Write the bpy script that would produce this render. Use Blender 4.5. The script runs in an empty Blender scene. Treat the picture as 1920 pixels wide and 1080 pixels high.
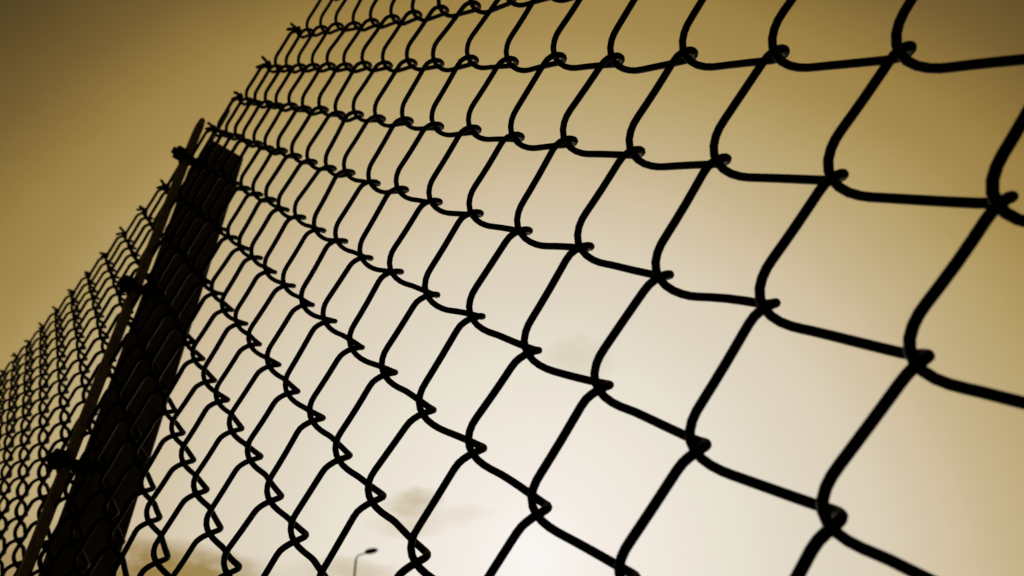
import bpy, bmesh, math, random
from mathutils import Vector, Matrix

# ------------------------------------------------------------------ scene, camera, sky, sun
S = bpy.context.scene
C = S.collection
rnd = random.Random(11)
U = 0.035            # half a mesh diamond, in metres (50 mm chain link)
Z0 = 1.30            # height of the mesh lattice origin above the ground
B = 1.02125          # half-height of a diamond over its half-width
def W(x, y, z): return Vector((x * U, y * U, Z0 + z * U))

cam_d = bpy.data.cameras.new('camera'); cam = bpy.data.objects.new('camera', cam_d); C.objects.link(cam)
right = Vector((0.713151, 0.700056, -0.036569)); down = Vector((-0.456309, 0.423979, -0.782320)); fwd = Vector((-0.532162, 0.574599, 0.621803))
m = Matrix((right, -down, -fwd)).transposed().to_4x4(); m.translation = W(-0.06015, -5.68280, -6.02208)
cam.matrix_world = m
cam_d.sensor_width = 36; cam_d.lens = 1367.85 / 1920 * 36
cam_d.clip_start = 0.01; cam_d.clip_end = 6000
cam_d.dof.use_dof = True; cam_d.dof.focus_distance = 11.5 * U; cam_d.dof.aperture_fstop = 13
S.camera = cam
S.render.resolution_x, S.render.resolution_y = 1024, 576
S.view_settings.view_transform = 'Standard'; S.view_settings.look = 'None'
S.view_settings.exposure = 0; S.view_settings.gamma = 1; S.view_settings.use_curve_mapping = False

SUN = Vector((-0.638264, 0.705430, 0.308199)).normalized()
def lin(c):
    return tuple(((v / 255) / 12.92 if v / 255 <= .04045 else ((v / 255 + .055) / 1.055) ** 2.4) for v in c) + (1,)
wd = bpy.data.worlds.new('World'); S.world = wd; wd.use_nodes = True
nt = wd.node_tree; nt.nodes.clear()
def N(t, **k):
    n = nt.nodes.new(t)
    for a, v in k.items(): setattr(n, a, v)
    return n
def L(a, b): nt.links.new(a, b)
def val(x, sock):
    if hasattr(x, 'links'): L(x, sock)
    else: sock.default_value = x
def M(op, a, b=0.0, c=0.0, clamp=False):
    n = N('ShaderNodeMath', operation=op, use_clamp=clamp); val(a, n.inputs[0]); val(b, n.inputs[1]); val(c, n.inputs[2]); return n.outputs[0]
def VM(op, a, b=(0, 0, 0)):
    n = N('ShaderNodeVectorMath', operation=op); val(a, n.inputs[0]); val(b, n.inputs[1]); return n
tc = N('ShaderNodeTexCoord'); dirv = VM('NORMALIZE', tc.outputs['Generated']).outputs[0]
def noise(scale, detail, rough=.55, vec=None, off=(0, 0, 0)):
    mp = N('ShaderNodeMapping'); mp.inputs['Location'].default_value = off
    mp.inputs['Scale'].default_value = (1, 1, 2.2); L(vec or dirv, mp.inputs['Vector'])
    n = N('ShaderNodeTexNoise'); L(mp.outputs[0], n.inputs['Vector'])
    n.inputs['Scale'].default_value = scale; n.inputs['Detail'].default_value = detail; n.inputs['Roughness'].default_value = rough
    return n
# the glow of the sun behind thin evening cloud: colour by angle from the sun
dot = VM('DOT_PRODUCT', dirv, tuple(SUN)).outputs['Value']
ang = M('MULTIPLY', M('ARCCOSINE', M('MINIMUM', M('MAXIMUM', dot, -1.0), 1.0)), 180 / math.pi)
mott = M('MULTIPLY', M('SUBTRACT', noise(3.1, 4).outputs['Fac'], .5), 2.0)
ang = M('ADD', ang, mott)
t180 = M('DIVIDE', ang, 120.0, clamp=True)
STOPS = [(0, (250, 248, 244)), (4.5, (245, 237, 229)), (15, (232, 225, 208)), (19, (225, 215, 197)), (24, (219, 207, 183)),
         (28.5, (209, 191, 159)), (31.5, (198, 179, 138)), (36.8, (181, 158, 103)), (40, (167, 140, 81)), (43, (156, 128, 68)),
         (45, (141, 115, 60)), (47.5, (120, 96, 51)), (49.7, (105, 84, 43)), (52.3, (86, 70, 37)), (60, (62, 50, 27)), (80, (48, 38, 21)), (120, (38, 30, 17))]
cr = N('ShaderNodeValToRGB'); L(t180, cr.inputs[0]); els = cr.color_ramp.elements
els[0].position = 0; els[0].color = lin(STOPS[0][1]); els[1].position = 1; els[1].color = lin(STOPS[-1][1])
for a, c in STOPS[1:-1]:
    e = els.new(a / 120); e.color = lin(c)
# thin grey clouds low in the sky, each an elongated soft patch broken up by noise
warp = VM('SUBTRACT', noise(9, 5, .6, off=(3, 1, 7)).outputs['Color'], (.5, .5, .5)).outputs[0]
wv = VM('ADD', dirv, VM('MULTIPLY', warp, (.07, .07, .035)).outputs[0]).outputs[0]
fine = noise(16, 6, .62, off=(1, 5, 2)).outputs['Fac']
def patch(c, w, h, tilt=0.0, k=1.0):
    c = Vector(c).normalized(); hz = Vector((0, 0, 1)).cross(c).normalized(); up = c.cross(hz).normalized()
    hz, up = hz * math.cos(tilt) + up * math.sin(tilt), up * math.cos(tilt) - hz * math.sin(tilt)
    rel = VM('SUBTRACT', wv, tuple(c)).outputs[0]
    a = M('DIVIDE', VM('DOT_PRODUCT', rel, tuple(hz)).outputs['Value'], w)
    b = M('DIVIDE', VM('DOT_PRODUCT', rel, tuple(up)).outputs['Value'], h)
    q = M('SUBTRACT', 1.0, M('ADD', M('MULTIPLY', a, a), M('MULTIPLY', b, b)), clamp=True)
    q = M('MULTIPLY', q, M('MULTIPLY_ADD', fine, 2.0, -.15, clamp=True), clamp=True)
    return M('MULTIPLY', q, k)
# clouds
cl = None
for a in [((-0.7241, 0.5784, 0.3758), .040, .020, 0, .60), ((-0.735, 0.575, 0.352), .060, .018, 0, .30), ((-0.69, 0.62, 0.36), .06, .015, 0, .2),
          ((-0.5066, 0.6736, 0.5382), .055, .028, .3, .26), ((-0.885, 0.345, 0.272), .13, .048, 0, 1.6), ((-0.93, 0.25, 0.25), .36, .08, 0, .55), ((-0.80, 0.53, 0.295), .09, .018, 0, .45)]:
    q = patch(*a); cl = q if cl is None else M('MAXIMUM', cl, q)
mx = N('ShaderNodeMix', data_type='RGBA', blend_type='MULTIPLY'); L(cl, mx.inputs[0]); L(cr.outputs[0], mx.inputs[6]); mx.inputs[7].default_value = (.50, .39, .17, 1)
bg = N('ShaderNodeBackground'); L(mx.outputs[2], bg.inputs[0]); bg.inputs[1].default_value = 1.0
out = N('ShaderNodeOutputWorld'); L(bg.outputs[0], out.inputs[0])

sd = bpy.data.lights.new('sun', 'SUN'); so = bpy.data.objects.new('sun', sd); C.objects.link(so)
sd.energy = 0.6; sd.angle = math.radians(12); sd.color = (1, .86, .62)
so.rotation_euler = SUN.to_track_quat('Z', 'Y').to_euler(); so.location = (0, 0, 8)

# ------------------------------------------------------------------ helpers
def mat(name, col, rough, spec=.3, metal=0, var=.35, scale=40, bump=.15):
    m = bpy.data.materials.new(name); m.use_nodes = True; t = m.node_tree; p = t.nodes['Principled BSDF']
    p.inputs['Roughness'].default_value = rough; p.inputs['Specular IOR Level'].default_value = spec; p.inputs['Metallic'].default_value = metal
    tcx = t.nodes.new('ShaderNodeTexCoord'); n = t.nodes.new('ShaderNodeTexNoise'); n.inputs['Scale'].default_value = scale; n.inputs['Detail'].default_value = 6
    t.links.new(tcx.outputs['Object'], n.inputs['Vector'])
    r = t.nodes.new('ShaderNodeValToRGB'); r.color_ramp.elements[0].position = .3; r.color_ramp.elements[1].position = .7
    r.color_ramp.elements[0].color = tuple(c * (1 - var) for c in col) + (1,); r.color_ramp.elements[1].color = tuple(min(1, c * (1 + var)) for c in col) + (1,)
    t.links.new(n.outputs['Fac'], r.inputs[0]); t.links.new(r.outputs[0], p.inputs['Base Color'])
    b = t.nodes.new('ShaderNodeBump'); b.inputs['Strength'].default_value = bump; b.inputs['Distance'].default_value = .001
    t.links.new(n.outputs['Fac'], b.inputs['Height']); t.links.new(b.outputs[0], p.inputs['Normal'])
    return m
WIRE = mat('black_coated_wire', (.010, .009, .007), .65, .03, scale=150)
POST = mat('dark_weathered_post', (.125, .097, .06), .85, .2, scale=60, bump=.5)
STEEL = mat('dull_galvanised_steel', (.36, .30, .20), .55, .25, .3, scale=120)
BOLT = mat('rusty_dark_steel', (.018, .014, .010), .7, .2, scale=200)
LAMPM = mat('grey_lamp_column', (.62, .56, .42), .6, .2, scale=5)
HEAD = mat('dark_lamp_housing', (.03, .027, .022), .5, .3, scale=20)
LENS = mat('lamp_glass', (.12, .11, .09), .25, .5, scale=20)
GROUND = mat('dry_ground', (.10, .085, .05), .95, .1, scale=.8, bump=.6)

def link(name, me, m, parent=None, **props):
    o = bpy.data.objects.new(name, me); C.objects.link(o)
    if m: me.materials.append(m)
    if parent: o.parent = parent
    for k, v in props.items(): o[k] = v
    return o
def empty(name, loc, label, cat):
    o = bpy.data.objects.new(name, None); C.objects.link(o); o.location = loc; o.empty_display_size = .05
    o['label'] = label; o['category'] = cat; return o
def tube(pts, rad, sides, base=Vector((0, 0, 0))):
    """tapered tube along pts with parallel-transported rings and rounded ends -> verts, faces"""
    n = len(pts); rads = rad if isinstance(rad, list) else [rad] * n
    tan = [(pts[min(i + 1, n - 1)] - pts[max(i - 1, 0)]).normalized() for i in range(n)]
    nor = tan[0].orthogonal().normalized(); V = []; F = []
    cs = [(math.cos(2 * math.pi * k / sides), math.sin(2 * math.pi * k / sides)) for k in range(sides)]
    for i in range(n):
        nor = (nor - tan[i] * nor.dot(tan[i])).normalized(); bi = tan[i].cross(nor); o = pts[i] - base
        for c, s in cs: V.append(o + (nor * c + bi * s) * rads[i])
    for i in range(n - 1):
        for k in range(sides):
            a = i * sides + k; b = i * sides + (k + 1) % sides
            F.append((a, b, b + sides, a + sides))
    F.append(tuple(range(sides))[::-1]); F.append(tuple((n - 1) * sides + k for k in range(sides)))
    return V, F
def mesh(name, VF, smooth=True):
    me = bpy.data.meshes.new(name); me.from_pydata([tuple(v) for v in VF[0]], [], VF[1]); me.update()
    if smooth: me.polygons.foreach_set('use_smooth', [len(f) <= 4 for f in VF[1]])
    return me
def bm_mesh(name, bm, bevel=0, seg=2):
    if bevel:
        bmesh.ops.bevel(bm, geom=list(bm.edges), offset=bevel, segments=seg, affect='EDGES', profile=.5)
    bmesh.ops.recalc_face_normals(bm, faces=bm.faces)
    me = bpy.data.meshes.new(name); bm.to_mesh(me); bm.free(); return me
def prism(bot, top):
    """box between two quads (lists of 4 Vectors)"""
    bm = bmesh.new(); a = [bm.verts.new(v) for v in bot]; b = [bm.verts.new(v) for v in top]
    bm.faces.new(a[::-1]); bm.faces.new(b)
    for k in range(4): bm.faces.new((a[k], a[(k + 1) % 4], b[(k + 1) % 4], b[k]))
    return bm

# ------------------------------------------------------------------ ground
bm = bmesh.new(); bmesh.ops.create_grid(bm, x_segments=60, y_segments=60, size=2500)
for v in bm.verts:
    d = math.hypot(v.co.x, v.co.y)
    if d > 60: v.co.z = -.4 * rnd.random()
link('ground', bm_mesh('ground', bm), GROUND, kind='structure', label='dry bare ground the fence stands on', )

# ------------------------------------------------------------------ chain link fence
FB = W(-24, 0, 0); FB.z = 0
fence = empty('chain_link_fence', FB, 'black chain link fence of diamond mesh on a dark square post', 'fence')
# small shifts of the woven joints (column, level): the mesh is not perfectly even
NODE={(0,-2):(0.021,-0.035),(0,0):(0.009,-0.042),(1,-3):(0.005,0.002),(1,-1):(0.003,0.007),(1,1):(-0.003,-0.004),(2,-4):(-0.023,0.049),(2,-2):(0.005,0.051),(2,0):(-0.003,0.038),(2,2):(0.019,0.006),(3,-3):(-0.012,-0.008),(3,-1):(-0.001,-0.013),(3,1):(-0.011,-0.004),(3,3):(-0.008,-0.034),(4,-2):(0.003,0.045),(4,0):(0.009,0.032),(4,2):(-0.016,0.048),(4,4):(-0.005,0.041),(5,-3):(-0.012,-0.011),(5,-1):(0.012,-0.036),(5,1):(0.005,-0.031),(5,3):(-0.019,-0.005),(5,5):(-0.028,0.006),(6,-2):(0.000,0.024),(6,0):(0.014,0.010),(6,2):(0.013,0.000),(6,4):(-0.006,0.035),(6,6):(-0.048,0.121),(6,8):(0.043,-0.086),(7,-3):(-0.021,-0.013),(7,-1):(-0.000,-0.049),(7,1):(0.005,-0.045),(7,3):(-0.008,-0.010),(7,5):(-0.035,0.024),(7,7):(-0.101,0.109),(7,9):(0.005,-0.006),(8,-2):(-0.027,0.036),(8,0):(0.038,-0.010),(8,2):(0.005,0.018),(8,4):(-0.021,0.043),(8,6):(-0.031,0.068),(8,8):(-0.049,0.091),(8,10):(0.005,-0.022),(9,-1):(0.019,-0.028),(9,1):(0.037,-0.063),(9,3):(0.010,-0.059),(9,5):(-0.019,-0.032),(9,7):(-0.089,0.083),(9,9):(-0.043,0.034),(9,11):(0.076,-0.125),(10,-2):(0.052,0.012),(10,0):(0.073,-0.015),(10,2):(0.018,0.016),(10,4):(0.012,0.012),(10,6):(-0.081,0.110),(10,8):(-0.068,0.118),(10,10):(-0.012,0.032),(10,12):(0.078,-0.144),(11,-1):(0.079,-0.078),(11,1):(0.045,-0.064),(11,3):(0.053,-0.081),(11,5):(0.019,-0.036),(11,11):(0.019,-0.043),(11,13):(0.133,-0.218),(12,-2):(0.036,0.022),(12,0):(0.057,-0.009),(12,2):(0.086,-0.044),(12,4):(0.072,-0.031),(12,6):(-0.056,0.105),(13,-1):(0.006,-0.041),(13,1):(0.003,-0.037),(13,3):(-0.011,-0.017),(13,5):(-0.019,0.005),(13,7):(-0.052,0.049),(14,0):(-0.000,0.009),(14,2):(-0.009,0.036),(14,4):(0.026,0.026),(14,6):(-0.005,0.054),(14,8):(0.015,0.079),(15,-1):(-0.124,-0.026),(15,1):(-0.046,0.004),(15,3):(0.007,-0.049),(15,5):(-0.011,-0.023),(15,7):(0.064,-0.059),(15,9):(0.009,0.016),(16,0):(-0.112,0.055),(16,2):(-0.067,0.030),(16,4):(-0.058,0.039),(16,6):(-0.023,0.060),(16,8):(0.015,0.022)}
COL = {}
for (c, n), d in NODE.items(): COL.setdefault(c, []).append(d)
COL = {c: (sum(a for a, _ in v) / len(v), sum(b for _, b in v) / len(v)) for c, v in COL.items()}
cache = {}
def node(c, n):
    k = (c, n)
    if k not in cache:
        if k in NODE: dx, dz = NODE[k]
        else:
            if c in COL: dx, dz = COL[c][0] * .6, COL[c][1] * .7
            else: dx, dz = 0, (.022 if c % 2 == 0 else -.018)
            dx += rnd.gauss(0, .014); dz += rnd.gauss(0, .014)
        t = min(1, max(0, (c - 19) / 7)); cache[k] = (-c + dx, B * n + dz - .40 * t * t * (3 - 2 * t))   # the mesh hangs a little lower past the post
    return cache[k]
E2 = .12      # how far the two hooks of a joint reach past each other
AR, AL = .19, .27   # how far a right or left bend reaches along the fence
HR, HL = .20, .29   # drop of the wire over half of such a bend
D = .205      # half the thickness of the mesh, wire centre to plane
R, R_FAR = .0485, .063   # wire radius near the camera, and thickened towards the post to imitate blurred edges
def wire_r(c): t = min(1, max(0, (c - 7) / 13)); return R + (R_FAR - R) * t * t * (3 - 2 * t)
TOP, BOTTOM = 17, -36
PHI = [0, 20, 40, 60, 80, 90]
def wire_points(c):
    """one zigzag wire between joint columns c (its right) and c + 1 (its left), top to bottom"""
    odd = c % 2 != 0
    n = TOP; side = 'R' if odd else 'L'
    tips = []
    while n >= BOTTOM:
        if side == 'R': x, z = node(c, n); tips.append((side, x, z))
        else: x, z = node(c + 1, n); tips.append((side, x - E2, z))
        side = 'L' if side == 'R' else 'R'; n -= 1
    P = []
    # twisted selvage and cut end at the top
    s, x, z = tips[0]; xm = x - E2 / 2 if s == 'R' else x + E2 / 2
    ph = 0 if s == 'R' else math.pi; tw = []
    h = .22 + rnd.uniform(-.04, .04); turns = 1.1
    for k in range(11):
        a = ph + 2 * math.pi * turns * k / 10
        tw.append(Vector((xm + .064 * math.cos(a), .064 * math.sin(a), z + .06 + h * k / 10)))
    e = tw[-1]
    dirn = Vector((-.46, -.22, .02)) if s == 'R' else Vector((-.12, -.20, .10))
    dirn = dirn * rnd.uniform(.8, 1.15) + Vector((rnd.gauss(0, .05), rnd.gauss(0, .05), rnd.gauss(0, .06)))
    end = [e + dirn * t + Vector((0, 0, .06 * math.sin(math.pi * t * .5))) for t in (1, .6, .25)]
    P += end + tw[::-1]
    for k in range(len(tips) - 1):
        s, x, z = tips[k]; s2, x2, z2 = tips[k + 1]
        sg = 1 if s == 'R' else -1; A, HB, A2, HB2 = (AR, HR, AL, HL) if s == 'R' else (AL, HL, AR, HR)   # R tip: leaves on the front, heading left; L tip: leaves at the back, heading right
        bow = rnd.gauss(0, .008)
        for p_ in PHI[(0 if k else 2):]:
            a = math.radians(p_)
            P.append(Vector((x - sg * A * (1 - math.cos(a)), -sg * D * math.sin(a), z - HB * p_ / 90)))
        a0 = P[-1]; b0 = Vector((x2 + sg * A2, -sg * D, z2 + HB2))
        for t in (.25, .5, .75):
            q = a0.lerp(b0, t); q.z += bow * 4 * t * (1 - t); q.y += .008 * sg * 4 * t * (1 - t); P.append(q)
        for p_ in PHI[::-1][:-1]:
            a = math.radians(p_)
            P.append(Vector((x2 + sg * A2 * (1 - math.cos(a)), -sg * D * math.sin(a), z2 + HB2 * p_ / 90)))
    s, x, z = tips[-1]; P.append(Vector((x, 0, z)))
    P = [P[0]] + [P[i - 1] * .22 + P[i] * .56 + P[i + 1] * .22 for i in range(1, len(P) - 1)] + [P[-1]]
    return [W(*p) for p in P]
for c in range(-14, 100):
    sides = 10 if -4 <= c < 9 else 8 if c < 20 else 6
    link('wire', mesh('wire', tube(wire_points(c), wire_r(c) * U, sides, FB)), WIRE, fence)

# post behind the mesh: square, leaning a little
def post_x(z): return -22.13 + (z - 17.93) * .0490       # its edge nearer the camera
PW, PY0, PY1 = 2.2, .42, 1.82
def quad(z, zt=None): return [W(post_x(z) - PW, PY0, z) - FB, W(post_x(z), PY0, z) - FB, W(post_x(z), PY1, z) - FB, W(post_x(z) - PW, PY1, z) - FB]
zb = -Z0 / U - 6
link('post', bm_mesh('post', prism(quad(zb), quad(18.0)), .0025), POST, fence)
# flat bar that holds the mesh to the post
def bar_x(z): return -22.1 + (z - 18.32) * .0823
def bar():
    bm = bmesh.new(); rows = []
    for z, k, bend in ((-34, 1, 0), (-10, 1, 0), (8, 1, 0), (16, 1, 0), (17.6, 1, .02), (18.15, .96, .07), (18.45, .75, .12), (18.58, .35, .15)):
        x = bar_x(z) + bend; h = .135 * k
        rows.append([bm.verts.new(W(x + sx * h, -.29 + sy * .15 * k, z) - FB) for sx, sy in ((-1, -1), (1, -1), (1, 1), (-1, 1))])
    for p, q in zip(rows, rows[1:]):
        for k in range(4): bm.faces.new((p[k], p[(k + 1) % 4], q[(k + 1) % 4], q[k]))
    bm.faces.new(rows[0][::-1]); bm.faces.new(rows[-1]); return bm_mesh('tension_bar', bm, .0009)
link('tension_bar', bar(), STEEL, fence)
# short dark strip standing proud of the post head
cz = [W(-22.1, .26, 16.2), W(-21.95, .26, 17.6), W(-21.4, .35, 18.75), W(-21.2, .35, 19.05)]
def strip():
    bm = bmesh.new(); rows = []
    for p, w in zip(cz, (.20, .24, .19, .06)):
        rows.append([bm.verts.new(p - FB + Vector((sx * w * U, sy * .06 * U, 0))) for sx, sy in ((-1, -1), (1, -1), (1, 1), (-1, 1))])
    for a, b in zip(rows, rows[1:]):
        for k in range(4): bm.faces.new((a[k], a[(k + 1) % 4], b[(k + 1) % 4], b[k]))
    bm.faces.new(rows[0][::-1]); bm.faces.new(rows[-1]); return bm_mesh('tie_strip', bm, .0006)
link('tie_strip', strip(), BOLT, fence)
# bolts through the post that clamp the bar, head towards the camera
def disc(y0, y1, r, n, ph=0, r1=None):
    bm = bmesh.new(); A = []; Bv = []
    for k in range(n):
        a = ph + 2 * math.pi * k / n
        A.append(bm.verts.new((r * U * math.cos(a), y0 * U, r * U * math.sin(a)))); Bv.append(bm.verts.new(((r1 or r) * U * math.cos(a), y1 * U, (r1 or r) * U * math.sin(a))))
    bm.faces.new(A); bm.faces.new(Bv[::-1])
    for k in range(n): bm.faces.new((A[k], Bv[k], Bv[(k + 1) % n], A[(k + 1) % n]))
    return bm
me_shank = bm_mesh('bolt', disc(-.90, 1.0, .15, 12)); me_shank.materials.append(BOLT)
me_head = bm_mesh('bolt_head', disc(-.78, -.48, .31, 6, .3), .0012); me_head.materials.append(BOLT)
me_wash = bm_mesh('washer', disc(-.48, -.45, .37, 20), .0004); me_wash.materials.append(BOLT)
me_nut = bm_mesh('back_nut', disc(.02, .24, .30, 6, .7), .0010); me_nut.materials.append(BOLT)
for k, z in enumerate((16.33, 10.06, 3.80, -2.5, -8.8, -15.1, -21.4, -27.7)):
    b = link('bolt', me_shank, None, fence); b.location = W(bar_x(z) + .14, 0, z) - FB
    b.rotation_euler = (0, rnd.uniform(0, 1), 0)
    for nm, me in (('bolt_head', me_head), ('washer', me_wash), ('back_nut', me_nut)): link(nm, me, None, b)

# ------------------------------------------------------------------ street lamp far behind the fence
CAM = W(-0.06015, -5.68280, -6.02208); DIST = 21.0
t = Vector((-0.7842, 0.5347, 0.3147)); top = CAM + t * (DIST / math.hypot(t.x, t.y))
base = Vector((top.x, top.y, 0))
lamp = empty('street_lamp', base, 'slim grey street lamp with a dark head on a short arm, far beyond the fence', 'street lamp')
H = top.z
col = [Vector((0, 0, z)) for z in (0, 1.1, 1.12, H * .5, H * .9, H - .12)]
link('pole', mesh('pole', tube(col, [.085, .085, .055, .042, .032, .030], 14)), LAMPM, lamp)
rt = Vector((0.7131, 0.7001, 0)).normalized(); tw = Vector((0.68, -0.73, 0)).normalized()
ad = (rt * .42 + tw * .18)
arm = [Vector((0, 0, H - .14)), Vector((0, 0, H - .04)) + ad * .03, Vector((0, 0, H + .01)) + ad * .15, Vector((0, 0, H + .03)) + ad * .55, Vector((0, 0, H + .05)) + ad * .85]
link('arm', mesh('arm', tube(arm, [.028, .024, .020, .017, .016], 10)), LAMPM, lamp)
bm = bmesh.new(); bmesh.ops.create_uvsphere(bm, u_segments=24, v_segments=12, radius=1)
for v in bm.verts:
    v.co.x *= .21; v.co.y *= .13; v.co.z *= (.08 if v.co.z > 0 else .045)
    v.co.y *= 1 - .25 * (v.co.x / .21)
hd = link('lamp_head', bm_mesh('lamp_head', bm), HEAD, lamp); hd.location = arm[-1] + ad.normalized() * .10; hd.rotation_euler = (0, -.06, math.atan2(ad.y, ad.x))
for p in hd.data.polygons: p.use_smooth = True
bm = bmesh.new(); bmesh.ops.create_uvsphere(bm, u_segments=20, v_segments=10, radius=1)
for v in bm.verts: v.co.x *= .11; v.co.y *= .07; v.co.z *= .026
ln = link('lamp_lens', bm_mesh('lamp_lens', bm), LENS, hd); ln.location = (.01, 0, -.032)
